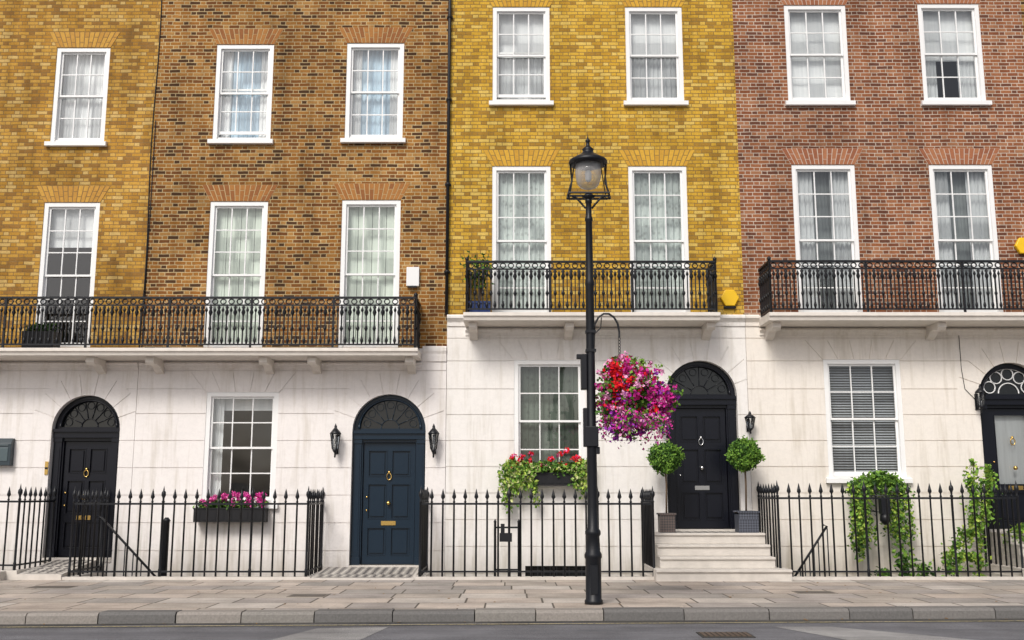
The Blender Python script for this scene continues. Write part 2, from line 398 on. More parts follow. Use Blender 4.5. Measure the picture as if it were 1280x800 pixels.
# ---------------------------------------------------------------- doors
def door(parent, cx, z0, half, zs, yf, mat, style, hw, leaf='panel'):
    yc = yf+.14
    lt = zs-.22
    lw = half-.20
    fan = [(cx+(half-.10)*math.cos(pi*i/20), zs+.05+(half-.13)*math.sin(pi*i/20)) for i in range(21)]
    plate('door_case', arch(cx, half-.002, z0, zs), [rect(cx-lw, cx+lw, z0+.02, lt), fan], yc, .12, [mat], parent)
    m = MB()
    for sx in (-1, 1):
        xa = cx+sx*(lw+.03); xb = cx+sx*(half-.03)
        m.box(xa, xb, yc-.035, yc-.001, z0+.16, lt-.02); m.box(xa-sx*.015, xb+sx*.015, yc-.055, yc-.001, z0, z0+.16)
        m.box(xa-sx*.012, xb+sx*.012, yc-.055, yc-.001, lt-.02, lt+.06)
        m.box(xa+sx*.03, xb-sx*.03, yc-.045, yc-.036, z0+.26, lt-.12)
    m.box(cx-half+.01, cx+half-.01, yc-.07, yc-.001, lt+.06, lt+.17); m.box(cx-half+.01, cx+half-.01, yc-.11, yc-.001, lt+.17, lt+.225)
    m.ring(cx, yc-.01, zs+.05, half-.11, half-.14, .028, 20, 0, 0, pi)
    Ro = half-.12; fm = 1 if style == 'circles' else 0
    if style == 'circles':
        for i in range(5):
            a = pi*(i+.5)/5; m.ring(cx+Ro*.72*math.cos(a), yc+.03, zs+.07+Ro*.70*math.sin(a), .115, .115, .014, 14, fm)
        m.ring(cx, yc+.03, zs+.07, .2, .2, .014, 12, fm, 0, pi); m.ring(cx, yc+.02, zs+.05, Ro-.01, Ro-.03, .022, 18, fm, 0, pi)
    else:
        nb = 7 if style == 'rays' else 6
        m.ring(cx, yc+.035, zs+.05, Ro*.3, Ro*.3, .010, 10, 0, 0, pi)
        for i in range(1, nb):
            a = pi*i/nb; m.tube([(cx+Ro*.3*math.cos(a), yc+.035, zs+.05+Ro*.3*math.sin(a)), (cx+Ro*math.cos(a), yc+.035, zs+.05+Ro*.97*math.sin(a))], .008, 4, 0)
        for i in range(nb):
            a = pi*(i+.5)/nb; m.ring(cx+Ro*.78*math.cos(a), yc+.035, zs+.05+Ro*.78*math.sin(a), .07, .07, .006, 10, 0)
    m.add([(x, yc+.05, z) for x, z in fan], [tuple(range(21))], 2)
    m.obj('door_surround', [mat, PAINT, FANGL], parent, fix=False)
    L = z0+.03; H = lt-.01-L; ya = yc+.05
    holes = []; w = lw-.01
    if leaf == 'glass': rows = [(.06, .30), (.36, .95)]; cols_ = [(-.72, .72)]
    else: rows = [(.07, .30), (.37, .66), (.72, .94)]; cols_ = [(-.82, -.09), (.09, .82)]
    p = MB()
    for a, b in rows:
        for c, d in cols_:
            x0, x1 = cx+c*w, cx+d*w; za, zb = L+a*H, L+b*H
            holes.append(rect(x0, x1, za, zb))
            if leaf == 'glass' and a > .3:
                p.add([(x0, ya+.03, za), (x1, ya+.03, za), (x1, ya+.03, zb), (x0, ya+.03, zb)], [(0,1,2,3)], 2)
                p.box(x0, x1, ya+.10, ya+.11, za, zb, 3)
            else:
                p.box(x0, x1, ya+.030, ya+.047, za, zb); p.box(x0+.05, x1-.05, ya+.006, ya+.03, za+.05, zb-.05)
            t = .014
            for q in ((x0, x0+t, za, zb), (x1-t, x1, za, zb), (x0+t, x1-t, za, za+t), (x0+t, x1-t, zb-t, zb)):
                p.box(q[0], q[1], ya-.010, ya+.03, q[2], q[3])
    plate('door_leaf', rect(cx-w, cx+w, L, L+H), holes, ya, .05, [mat], parent)
    p.sphere(cx, ya-.055, L+H*.50, .042, 1, 12, 8)
    p.box(cx-.012, cx+.012, ya-.05, ya, L+H*.50-.012, L+H*.50+.012, 1)
    p.box(cx-.14, cx+.14, ya-.015, ya-.002, L+H*.335-.04, L+H*.335+.04, 1); p.box(cx-.11, cx+.11, ya-.022, ya-.015, L+H*.335-.018, L+H*.335+.018, 1)
    p.ring(cx, ya-.03, L+H*.72, .045, .065, .011, 12, 1); p.sphere(cx, ya-.02, L+H*.72+.08, .032, 1, 8, 6)
    for zz in (.55, .44): p.sphere(cx-w*.85, ya-.01, L+H*zz, .022, 1, 8, 6)
    p.obj('door_furniture', [mat, hw, GLASS, C_GREY], parent)
    s = MB(); s.box(cx-half+.01, cx+half-.01, yf-.02, yf+.3, z0-.06, z0+.02); s.obj('door_threshold', [STONE], parent)

# ---------------------------------------------------------------- stucco with real v-joints
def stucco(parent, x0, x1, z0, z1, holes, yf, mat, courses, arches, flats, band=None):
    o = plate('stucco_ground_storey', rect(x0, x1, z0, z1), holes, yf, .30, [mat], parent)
    c = MB(); gw, gd = .0085, .016
    for cx, r, zs in arches:
        n = 9
        for i in range(1, n):
            a = pi*i/n; ro = r+.42
            d = Vector((math.cos(a), math.sin(a))); t = Vector((-d.y, d.x))*gw
            p0 = Vector((cx, zs))+d*(r-.03); p1 = Vector((cx, zs))+d*ro
            c.prism([tuple(p0-t), tuple(p1-t), tuple(p1+t), tuple(p0+t)], yf-.02, yf+gd)
    for cx, w, zt in flats:
        for k in range(-3, 4):
            if k == 0: continue
            kk = (k-.5*(1 if k > 0 else -1))
            xb = cx+kk*w/5.0; xt = cx+kk*w/5.0*1.45; d = Vector((xt-xb, .36)).normalized(); t = Vector((-d.y, d.x))*gw
            p0 = Vector((xb, zt-.02)); p1 = Vector((xt, zt+.38))
            c.prism([tuple(p0-t), tuple(p1-t), tuple(p1+t), tuple(p0+t)], yf-.02, yf+gd)
    for z in courses:
        segs = [(x0, x1)]
        def cut(a, b):
            out = []
            for s0, s1 in segs:
                if b <= s0 or a >= s1: out.append((s0, s1)); continue
                if a > s0: out.append((s0, a))
                if b < s1: out.append((b, s1))
            return out
        for cx, r, zs in arches:
            if z < zs+.05: segs = cut(cx-r-.005+.03, cx+r-.03)
            else:
                dz = z-zs; ro = r+.42
                if dz < ro:
                    hw = math.sqrt(ro*ro-dz*dz); segs = cut(cx-hw, cx+hw)
        for h in holes:
            xs = [p[0] for p in h]; zsx = [p[1] for p in h]
            if len(h) == 4 and min(zsx) < z < max(zsx): segs = cut(min(xs)+.03, max(xs)-.03)
        for cx, w, zt in flats:
            if zt <= z < zt+.37:
                hw = w/2*(1+.45*(z-zt)/.36)+.02; segs = cut(cx-hw, cx+hw)
        for a, b in segs:
            if b-a > .05: c.box(a-(.1 if a == x0 else 0), b+(.1 if b == x1 else 0), yf-.02, yf+gd, z-gw, z+gw)
    cut_o = c.obj('joint_cutter', [mat], None)
    md = o.modifiers.new('joints', 'BOOLEAN'); md.operation = 'DIFFERENCE'; md.object = cut_o; md.solver = 'EXACT'; md.use_self = True
    dg = bpy.context.evaluated_depsgraph_get()
    me = bpy.data.meshes.new_from_object(o.evaluated_get(dg))
    o.modifiers.clear()
    if len(me.polygons) > 20: o.data = me
    bpy.data.objects.remove(cut_o)
    return o

# ---------------------------------------------------------------- houses
YS = -.03
def house(x0, x1, zsplit, brick, st, up_windows, doors, gwindows, bwins, courses, apal, amort, ztop=15.2):
    H = empty('brick_house')
    holes = [rect(cx-w/2, cx+w/2, z0, z0+h) for cx, z0, w, h, *_ in up_windows]
    plate('brick_wall', rect(x0, x1, zsplit, ztop), holes, 0, .28, [brick], H)
    sh = [rect(cx-w/2, cx+w/2, z0, z0+h) for cx, z0, w, h, *_ in gwindows]
    sh += [rect(cx-w/2, cx+w/2, z0, z0+h) for cx, z0, w, h in bwins]
    sh += [arch(cx, hf, z0, zs) for cx, z0, hf, zs, *_ in doors]
    stucco(H, x0+.004, x1-.004, -2.4, zsplit-.001, sh, YS, st, courses, [(cx, hf, zs) for cx, z0, hf, zs, *_ in doors], [(cx, w, z0+h) for cx, z0, w, h, *_ in gwindows])
    for i, (cx, z0, w, h, kind, rows, kw) in enumerate(up_windows):
        window(H, cx, z0, w, h, kind, 0, rows, seed=i, **kw)
        brick_arch(H, cx, z0+h, w, 0, apal, amort)
    for i, (cx, z0, w, h, kind, rows, kw) in enumerate(gwindows):
        window(H, cx, z0, w, h, kind, YS, rows, seed=9+i, **kw)
    for cx, z0, w, h in bwins:
        b = MB(); n = int(w/.11)
        b.box(cx-w/2, cx+w/2, .1, .12, z0, z0+h, 1)
        for k in range(n+1): x = cx-w/2+w*k/n; b.box(x-.012, x+.012, .02, .044, z0, z0+h)
        b.obj('basement_window', [IRON, FANGL], H)
    for d in doors: door(H, d[0], d[1], d[2], d[3], YS, *d[4:])
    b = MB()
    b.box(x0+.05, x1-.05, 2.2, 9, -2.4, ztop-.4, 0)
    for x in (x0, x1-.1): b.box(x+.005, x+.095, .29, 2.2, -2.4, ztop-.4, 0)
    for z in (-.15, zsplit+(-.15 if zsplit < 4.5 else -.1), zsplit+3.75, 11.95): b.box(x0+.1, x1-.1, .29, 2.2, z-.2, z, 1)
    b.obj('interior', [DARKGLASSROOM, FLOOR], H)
    r = MB(); r.box(x0, x1, .28, 9.3, ztop-.4, ztop-.2, 0); r.box(x0, x1, -.06, .34, ztop, ztop+.12, 1)
    r.obj('roof_and_coping', [ROOF, STONE], H)
    return H

E = {}
NS = dict(sill=False)
acAB = [-.1, .42, .94, 1.46, 1.98, 2.50, 3.02, 3.5, 3.86]
acCD = [.0, .5, 1.0, 1.5, 2.0, 2.5, 3.0, 3.5, 4.05, 4.5]
hA = house(-13.1, -7.3, 4.3, BR_A, ST_AB,
    [(-8.85,8.55,1.10,2.03,'net',4,E),(-11.7,8.55,1.1,2.03,'net',4,E),(-8.85,4.32,1.12,2.95,'blindhalf',6,NS),(-11.7,4.32,1.12,2.95,'net',6,NS),
     (-8.85,12.4,1.1,1.5,'net',4,E),(-11.7,12.4,1.1,1.5,'net',4,E)],
    [(-8.25,.27,.66,2.72,DOORK,'rays',BRASS)], [(-11.6,1.32,1.4,2.1,'net',4,E)], [], acAB, AP_A, AM_A)
hB = house(-7.3, -1.28, 4.3, BR_B, ST_AB,
    [(-5.51,8.60,1.18,2.05,'netblue',4,dict(raised=.09)),(-2.82,8.62,1.18,2.06,'netblue',4,E),(-5.49,4.32,1.16,2.97,'green',6,NS),(-2.83,4.32,1.18,3.0,'green',6,NS),
     (-5.51,12.4,1.1,1.5,'net',4,E),(-2.82,12.4,1.1,1.5,'net',4,E)],
    [(-2.38,.13,.71,2.69,DOORN,'rays',BRASS)], [(-5.24,1.32,1.40,2.12,'drape',4,E)], [], acAB, AP_B, AM_B)
hC = house(-1.28, 4.59, 4.95, BR_C, ST_CD,
    [(.19,9.42,1.18,2.06,'blindlow',4,dict(raised=.07)),(2.94,9.42,1.18,2.06,'blindlow',4,E),(.19,4.98,1.18,3.05,'netpat',6,NS),(2.94,4.98,1.18,3.05,'netpat',6,NS),
     (.19,12.9,1.1,1.4,'net',4,E),(2.94,12.9,1.1,1.4,'net',4,E)],
    [(3.68,.80,.70,3.36,DOORK,'circlets',CHROME)], [(.73,1.72,1.38,2.35,'darknet',4,E)], [(.85,-1.2,1.2,1.34)], acCD, AP_C, AM_C)
hD = house(4.59, 10.6, 4.95, BR_D, ST_D,
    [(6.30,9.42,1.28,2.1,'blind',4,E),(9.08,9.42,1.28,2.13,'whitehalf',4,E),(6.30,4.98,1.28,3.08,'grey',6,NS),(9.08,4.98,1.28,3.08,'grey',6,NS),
     (6.3,12.9,1.1,1.4,'net',4,E),(9.08,12.9,1.1,1.4,'net',4,E)],
    [(9.75,.80,.66,3.36,DOORK,'circles',BRASS,'glass')], [(6.84,1.80,1.50,2.28,'venetian',4,E)], [], acCD, AP_D, AM_D)
hE = house(10.6, 16.6, 4.95, BR_B, ST_CD,
    [(12.2,9.42,1.2,2.1,'net',4,E),(15,9.42,1.2,2.1,'net',4,E),(12.2,4.98,1.2,3.05,'netpat',6,NS),(15,4.98,1.2,3.05,'netpat',6,NS)],
    [(15.4,.80,.66,3.36,DOORK,'rays',CHROME)], [(12.6,1.8,1.4,2.28,'net',4,E)], [], acCD, AP_B, AM_B)
hZ = house(-19, -13.1, 4.3, BR_B, ST_AB,
    [(-14.6,8.55,1.10,2.03,'net',4,E),(-17.4,8.55,1.1,2.03,'net',4,E),(-14.6,4.32,1.12,2.95,'green',6,NS),(-17.4,4.32,1.12,2.95,'net',6,NS)],
    [(-14.2,.27,.66,2.72,DOORK,'rays',BRASS)], [(-17.4,1.32,1.4,2.1,'net',4,E)], [], acAB, AP_B, AM_B)

def moulding(parent, x0, x1, zt, mat, p=.10, h=.22):
    m = MB(); y = YS
    m.prism_x([(y+.02, zt-h), (y-.025, zt-h), (y-.03, zt-h*.66), (y-p*.6, zt-h*.5), (y-p, zt-h*.32), (y-p, zt-.03), (y-p+.03, zt), (y+.06, zt+.015)], x0, x1)
    return m.obj('string_course', [mat], parent)
moulding(hC, -1.276, -.92, 4.96, ST_CD); moulding(hC, 3.94, 4.586, 4.96, ST_CD); moulding(hD, 4.594, 4.86, 4.96, ST_D)
moulding(hC, -.915, 3.935, 4.695, ST_CD, .08, .14); moulding(hD, 4.865, 10.5, 4.695, ST_D, .08, .14)
moulding(hB, -1.75, -1.284, 4.34, ST_AB, .05, .30)
moulding(hB, -7.29, -1.76, 4.03, ST_AB, .06, .12); moulding(hA, -13.0, -7.31, 4.03, ST_AB, .06, .12)

# ---------------------------------------------------------------- balconies
def balcony(x0, x1, zs, th, ztop, brackets, ends, mat):
    B = empty('iron_balcony')
    m = MB(); y0 = -.88
    m.prism_x([(YS-.001, zs), (y0, zs), (y0, zs-th*.45), (y0+.03, zs-th*.55), (y0+.05, zs-th), (YS-.001, zs-th)], x0, x1)
    m.obj('stone_slab', [mat], B, bevel=.006)
    b = MB()
    for x in brackets:
        zt = zs-th-.001
        b.prism_x([(YS-.001, zt), (-.66, zt), (-.68, zt-.10), (-.60, zt-.15), (-.46, zt-.12), (-.28, zt-.14), (-.16, zt-.22), (YS-.001, zt-.26)], x-.08, x+.08)
    b.obj('bracket', [mat], B, bevel=.006)
    r = MB(); yr = -.80; zb = zs+.06
    def unit_run(p0, p1):
        d = Vector(p1)-Vector(p0); L = d.length; d.normalize(); n = max(1, round(L/.155)); s = L/n
        hor = abs(d.x) > .5
        def P(t, z): q = Vector(p0)+d*t; return (q.x, q.y, z)
        def bx(t0, t1, z0, z1, w):
            a, c = P(t0, 0), P(t1, 0)
            if hor: r.box(a[0], c[0], a[1]-w, a[1]+w, z0, z1)
            else: r.box(a[0]-w, a[0]+w, a[1], c[1], z0, z1)
        bx(0, L, ztop-.038, ztop, .030); bx(0, L, ztop-.175, ztop-.150, .013); bx(0, L, zb, zb+.028, .014)
        def loop(tc, zc, rx, rz, rad, k=8):
            pts = []
            for i in range(k):
                a = 2*pi*i/k; pts.append(P(tc+rx*math.cos(a), zc+rz*math.sin(a)))
            r.tube(pts, rad, 4, 0, True, True)
        for i in range(n+1):
            t = i*s
            bx(t-.013, t+.013, zb, ztop-.15, .012)
            q = P(t, 0)
            r.lathe(q[0], q[1], [(.013, zb+.26), (.034, zb+.32), (.013, zb+.38)], 6)
            r.lathe(q[0], q[1], [(.013, ztop-.38), (.040, ztop-.30), (.020, ztop-.24), (.036, ztop-.20), (.013, ztop-.175)], 6)
            if i < n:
                loop(t+s/2, ztop-.094, s*.34, .048, .014)
                bx(t+s/2-.010, t+s/2+.010, zb, ztop-.24, .010)
                q = P(t+s/2, 0)
                r.lathe(q[0], q[1], [(.012, ztop-.30), (.030, ztop-.26), (.0, ztop-.18)], 6)
                r.lathe(q[0], q[1], [(.012, zb+.02), (.032, zb+.09), (.012, zb+.17)], 6)
        if hor:
            k = max(1, round(L/1.6))
            for i in range(k+1):
                q = P(L*i/k, 0); r.box(q[0]-.019, q[0]+.019, q[1]-.019, q[1]+.019, zs, ztop)
    unit_run((x0+.06, yr, 0), (x1-.06, yr, 0))
    if ends[0]: unit_run((x0+.06, -.02, 0), (x0+.06, yr, 0))
    if ends[1]: unit_run((x1-.06, -.02, 0), (x1-.06, yr, 0))
    for x, e in ((x0+.06, ends[0]), (x1-.06, ends[1])):
        if e: r.lathe(x, yr, [(.024, zs), (.024, ztop), (.035, ztop+.01), (.04, ztop+.05), (.0, ztop+.09)], 8)
    r.obj('railing', [IRON], B, fix=False)
    return B
balcony(-19, -1.77, 4.19, .14, 5.18, [-16,-14,-12.3,-10.1,-8.0,-6.87,-4.72,-3.8,-1.95], (0, 1), SLABST)
balcony(-.92, 3.94, 4.87, .15, 5.88, [-.75, 1.1, 3.8], (1, 1), SLABST)
balcony(4.86, 10.5, 4.87, .15, 5.89, [5.05, 8.2, 10.3], (1, 1), SLABST)

# ---------------------------------------------------------------- pavement railings
def railing(pts, z0=.05, zt=1.58, sp=.195, name='iron_railing', posts=True, plinth=True):
    m = MB(); first = True
    for (xa, ya), (xb, yb) in zip(pts[:-1], pts[1:]):
        d = Vector((xb-xa, yb-ya)); L = d.length; d.normalize(); n = max(1, round(L/sp))
        nrm = Vector((-d.y, d.x))
        def bar(z, h, w):
            a = Vector((xa, ya)); b = Vector((xb, yb)); o = nrm*w
            vs = [(a-o).to_3d()+Vector((0,0,z)), (b-o).to_3d()+Vector((0,0,z)), (b+o).to_3d()+Vector((0,0,z)), (a+o).to_3d()+Vector((0,0,z))]
            vs += [v+Vector((0,0,h)) for v in vs]
            m.add(vs, [(0,3,2,1),(4,5,6,7),(0,1,5,4),(1,2,6,5),(2,3,7,6),(3,0,4,7)])
        zr = zt-.27
        bar(zr, .035, .016); bar(z0+.07, .03, .014)
        for i in range(0 if first else 1, n+1):
            q = Vector((xa, ya))+d*(L*i/n)
            jx, jy = R.gauss(0, .003), R.gauss(0, .003)
            big = posts and (i == 0 or i == n or (n > 8 and i % 8 == 0))
            if big:
                m.lathe(q.x, q.y, [(.028, z0), (.028, z0+.12), (.022, z0+.14), (.022, zr+.04), (.032, zr+.05), (.018, zr+.08), (.020, zr+.12), (.042, zr+.17), (.038, zr+.22), (.016, zr+.25), (.012, zr+.28), (.0, zr+.34)], 8)
            else:
                m.lathe(q.x+jx, q.y+jy, [(.0175, z0), (.0165, zr+.04), (.026, zr+.05), (.014, zr+.07), (.015, zr+.10), (.038, zr+.135), (.028, zr+.18), (.0, zt+.02)], 6)
        first = False
    o = m.obj(name, [IRON], None, fix=False)
    if plinth:
        p = MB()
        for (xa, ya), (xb, yb) in zip(pts[:-1], pts[1:]):
            if abs(xb-xa) > abs(yb-ya): p.box(min(xa,xb)-.09, max(xa,xb)+.09, ya-.09, ya+.09, -.1, z0)
            else: p.box(xa-.088, xa+.088, min(ya,yb)+.09, max(ya,yb)-.09 if max(ya,yb) < -.1 else max(ya,yb), -.1, z0-.003)
        p.obj('stone_plinth', [STONE], o)
    return o
YR = -1.45
railing([(-13.5,YR),(-8.75,YR),(-8.75,-.05)], z0=.16, zt=1.60)
railing([(-7.78,-.05),(-7.78,YR),(-3.62,YR),(-3.62,-.05)], zt=1.56)
railing([(-1.62,-.05),(-1.62,YR),(2.50,YR),(2.50,-.05)], zt=1.56)
railing([(4.72,-.05),(4.72,YR),(8.98,YR),(8.98,-.05)], zt=1.66)
railing([(10.6,-.05),(10.6,YR),(14.6,YR)], zt=1.66)
railing([(-19,YR),(-15,YR)], zt=1.58)
def area_gate(x, rail_h=1.0, box=True):
    m = MB()
    for dx in (0, .42): m.lathe(x+dx, YR+.05, [(.022, .02), (.022, rail_h), (.03, rail_h+.01), (.0, rail_h+.07)], 8)
    m.box(x, x+.42, YR+.04, YR+.06, rail_h-.1, rail_h-.07); m.box(x, x+.42, YR+.04, YR+.06, .15, .18)
    if box: m.box(x+.08, x+.30, YR-.05, YR+.04, rail_h-.33, rail_h-.18); m.box(x+.1, x+.17, YR-.05, YR+.04, rail_h-.18, rail_h-.02)
    m.obj('iron_gate', [IRON])
area_gate(-.30, .98)
def stair_rail(x0, x1, z0, z1, y):
    m = MB(); n = 9
    for i in range(n):
        t = i/(n-1); x = x0+(x1-x0)*t; z = z0+(z1-z0)*t
        m.lathe(x, y, [(.012, z-1.3), (.012, z)], 6)
    m.tube([(x0-.08, y, z0+.02), (x0, y, z0), ((x0+x1)/2, y, (z0+z1)/2), (x1, y, z1)], .022, 6)
    m.obj('area_stair_handrail', [IRON])
stair_rail(-7.55, -6.3, 1.05, -.2, -.75)
stair_rail(5.8, 5.1, .9, -.1, -.7)
m = MB(); m.lathe(-6.3, -.9, [(.06,-2.4),(.06,.98),(.075,1.0),(.03,1.06)], 10); m.obj('iron_post', [IRON])

# ---------------------------------------------------------------- ground
def pavemat():
    m, nt, b = newmat('york_stone_paving'); N = NT(nt); p = N.pos()
    sp = N.n('ShaderNodeSeparateXYZ'); N.l(p, sp.inputs[0])
    zr = N.m('DIVIDE', sp.outputs[1], .68); row = N.m('FLOOR', zr); fz = N.m('FRACT', zr)
    wr = N.n('ShaderNodeTexWhiteNoise', noise_dimensions='1D'); N.l(row, wr.inputs['W'])
    cw = N.m('ADD', .75, N.m('MULTIPLY', wr.outputs[0], .35))
    t = N.m('ADD', N.m('DIVIDE', sp.outputs[0], cw), N.m('MULTIPLY', wr.outputs[0], 7.3))
    idn = N.m('FLOOR', t); f = N.m('FRACT', t)
    d = N.m('MULTIPLY', N.m('MINIMUM', f, N.m('SUBTRACT', 1, f)), .9)
    dz = N.m('MULTIPLY', N.m('MINIMUM', fz, N.m('SUBTRACT', 1, fz)), .68)
    mr = N.n('ShaderNodeMapRange'); mr.inputs[1].default_value = .008; mr.inputs[2].default_value = .016
    N.l(N.m('MINIMUM', d, dz), mr.inputs[0]); mask = mr.outputs[0]
    cb = N.n('ShaderNodeCombineXYZ'); N.l(idn, cb.inputs[0]); N.l(row, cb.inputs[1])
    wn = N.n('ShaderNodeTexWhiteNoise', noise_dimensions='3D'); N.l(cb.outputs[0], wn.inputs['Vector'])
    pal = [(.41,.36,.31),(.50,.43,.37),(.34,.31,.28),(.46,.39,.33),(.52,.47,.42),(.38,.34,.31)]
    col = N.ramp(wn.outputs['Value'], [(i/6, c) for i, c in enumerate(pal)], 'CONSTANT')
    a = N.noise(1.4, 6, .65, p); c2 = N.noise(28, 4, .7, p)
    col = N.mix(1, col, N.ramp(a, [(.3, g(.70)), (.65, g(1.08))]), 'MULTIPLY')
    col = N.mix(1, col, N.ramp(c2, [(.3, g(.80)), (.7, g(1.1))]), 'MULTIPLY')
    v = N.n('ShaderNodeTexVoronoi'); v.inputs['Scale'].default_value = 3.3; N.l(p, v.inputs['Vector'])
    col = N.mix(1, col, N.ramp(v.outputs['Distance'], [(.045, g(.55)), (.06, g(1))]), 'MULTIPLY')
    col = N.mix(mask, (.09,.075,.06), col)
    N.l(col, b.inputs['Base Color']); b.inputs['Roughness'].default_value = .85
    N.bump(N.m('ADD', mask, N.m('MULTIPLY', c2, .3)), .4, .01, b); return m
def asphalt(name, base, tint=(1,1,1.08)):
    m, nt, b = newmat(name); N = NT(nt); p = N.pos()
    a = N.noise(110, 2, .8, p); c = N.noise(1.1, 6, .65, p)
    T = lambda k: tuple(base*k*q for q in tint)
    col = N.ramp(a, [(.3, T(.5)), (.55, T(1)), (.75, T(2.2))])
    col = N.mix(1, col, N.ramp(c, [(.3, g(.75)), (.7, g(1.3))]), 'MULTIPLY')
    mp = N.n('ShaderNodeMapping'); mp.inputs['Scale'].default_value = (.25, 3, 1); N.l(p, mp.inputs[0])
    s = N.noise(1.3, 5, .6, mp.outputs[0]); col = N.mix(1, col, N.ramp(s, [(.35, (.8,.8,.82)), (.6, g(1.1))]), 'MULTIPLY')
    N.l(col, b.inputs['Base Color']); b.inputs['Roughness'].default_value = .85
    N.bump(a, .5, .01, b); return m
PAVE = pavemat(); ASPH = asphalt('asphalt', .13); ASPH2 = asphalt('asphalt_pale_patch', .26, (1,.98,.96))
GROUND = simple('ground_mat', (.08,.08,.075), .95, 0, .4, .3)
def ky(x): return -6.30+.05*x
m = MB()
XL, XR = -60, 60
m.add([(XL, ky(XL)+.15, 0), (XR, ky(XR)+.15, 0), (XR, -1.54, 0), (XL, -1.54, 0), (XL, ky(XL)+.15, -.3), (XR, ky(XR)+.15, -.3)], [(0,1,2,3),(0,4,5,1)])
m.obj('pavement', [PAVE])
m = MB(); m.add([(XL*3, -60, -.13), (XR*3, -60, -.13), (XR*3, ky(XR*3)-.05, -.13), (XL*3, ky(XL*3)-.05, -.13)], [(0,1,2,3)]); m.obj('road', [ASPH])
m = MB()
for q in ((-600,600,-600,-1.6),(-600,600,.3,600),(-600,-20,-1.6,.3),(20,600,-1.6,.3)):
    m.add([(q[0],q[2],-.30),(q[1],q[2],-.30),(q[1],q[3],-.30),(q[0],q[3],-.30)], [(0,1,2,3)])
m.obj('ground', [GROUND])
m = MB(); m.box(-20, 20, -1.54, .0, -2.6, -2.4, 0); m.box(-20, 20, -1.54, -1.36, -2.4, -.101, 1); m.obj('basement_area', [simple('area_paving', (.3,.29,.27), .9, 0, 4, .2), ST_CD])
KM = [simple('granite_kerb_%d' % i, c, .8, 0, 35, .4, bump=.3) for i, c in enumerate([(.17,.16,.15),(.22,.205,.185),(.13,.125,.12),(.26,.235,.21)])]
m = MB(); x = -24.0
while x < 24:
    L = R.uniform(.75, 1.15); a, b = x+.007, x+L-.007; dz = R.gauss(0, .003); q = R.randrange(4)
    dy = R.gauss(0, .005)
    ya, yb = ky(a)+dy, ky(b)+dy
    m.add([(a, ya-.15, -.2), (b, yb-.15, -.2), (b, yb+.148, -.2), (a, ya+.148, -.2),
           (a, ya-.14, -.03+dz), (b, yb-.14, -.03+dz), (a, ya-.105, .004+dz), (b, yb-.105, .004+dz), (b, yb+.148, .004+dz), (a, ya+.148, .004+dz)],
          [(0,1,5,4),(4,5,7,6),(6,7,8,9),(3,9,8,2),(1,2,8,7,5),(0,4,6,9,3)], q)
    x += L
m.obj('kerb', KM)
m = MB()
m.add([(-2.35,-7.15,-.126),(-1.5,-7.0,-.126),(-1.9,-9.5,-.126),(-3.1,-9.5,-.126)], [(3,2,1,0)])
m.add([(3.2,-7.0,-.126),(3.9,-7.0,-.126),(5.4,-8.4,-.126),(4.3,-9.5,-.126)], [(3,2,1,0)])
m.obj('road_patch', [ASPH2])
m = MB(); n = 60
m.add([(x, ky(x)-.16, -.1255) for x in [-24+48*i/n for i in range(n+1)]]+[(x, ky(x)-.30-R.uniform(-.04,.05), -.1255) for x in [-24+48*i/n for i in range(n+1)]],
      [(i, i+1, n+2+i, n+1+i) for i in range(n)]); m.obj('gutter', [asphalt('gutter_grit', .07, (1,.95,.85))])
def wornline():
    mm, nt, b = newmat('worn_yellow_line'); N = NT(nt); nz = N.noise(30, 3, .8, N.pos())
    N.l(N.ramp(nz, [(.42, (.13,.13,.13)), (.52, (.42,.36,.20))]), b.inputs['Base Color']); b.inputs['Roughness'].default_value = .8; return mm
WL = wornline()
m = MB()
m.add([(-24, ky(-24)-.42, -.122), (24, ky(24)-.42, -.122), (24, ky(24)-.49, -.122), (-24, ky(-24)-.49, -.122)], [(3,2,1,0)])
m.obj('road_marking', [WL])
m = MB()
cx, cy = 2.45, -7.75
m.box(cx-.30, cx+.30, cy-.22, cy+.22, -.14, -.121, 0)
for i in range(9): xx = cx-.25+.0625*i; m.box(xx-.02, xx+.02, cy-.17, cy+.17, -.121, -.114, 1)
m.obj('drain_cover', [simple('cast_iron_dark', (.03,.028,.025), .7), simple('cast_iron_rust', (.10,.07,.05), .7, 0, 40, .4)])
CF, CI = simple('cover_frame', (.17,.145,.12), .6), simple('cover_iron', (.11,.095,.08), .7, 0, 60, .5)
for (cx, cy, w) in ((-7.4, -3.0, .35), (-3.0,-4.4,.28), (4.6, -3.9, .3)):
    m = MB(); m.box(cx-w, cx+w, cy-.2, cy+.2, -.02, .004, 0); m.box(cx-w+.04, cx+w-.04, cy-.16, cy+.16, .004, .007, 1)
    m.obj('inspection_cover', [CF, CI])
m = MB()
for i in range(90):
    x = R.uniform(-9, 9); y = R.choice([R.uniform(-6, -1.7), ky(x)-.2-R.uniform(0,.12)]); z = .006 if y > ky(x)-.1 else -.120
    a = R.uniform(0, 6.28); s = R.uniform(.015, .045)
    m.add([(x, y, z), (x+s*math.cos(a), y+s*math.sin(a), z+.004), (x+s*1.5*math.cos(a+.6), y+s*1.5*math.sin(a+.6), z+.008), (x+s*math.cos(a+1.3), y+s*math.sin(a+1.3), z+.003)], [(0,1,2,3)])
m.obj('fallen_leaves', [simple('dry_leaf', (.22,.12,.04), .8, 0, 9, .6)], fix=False)

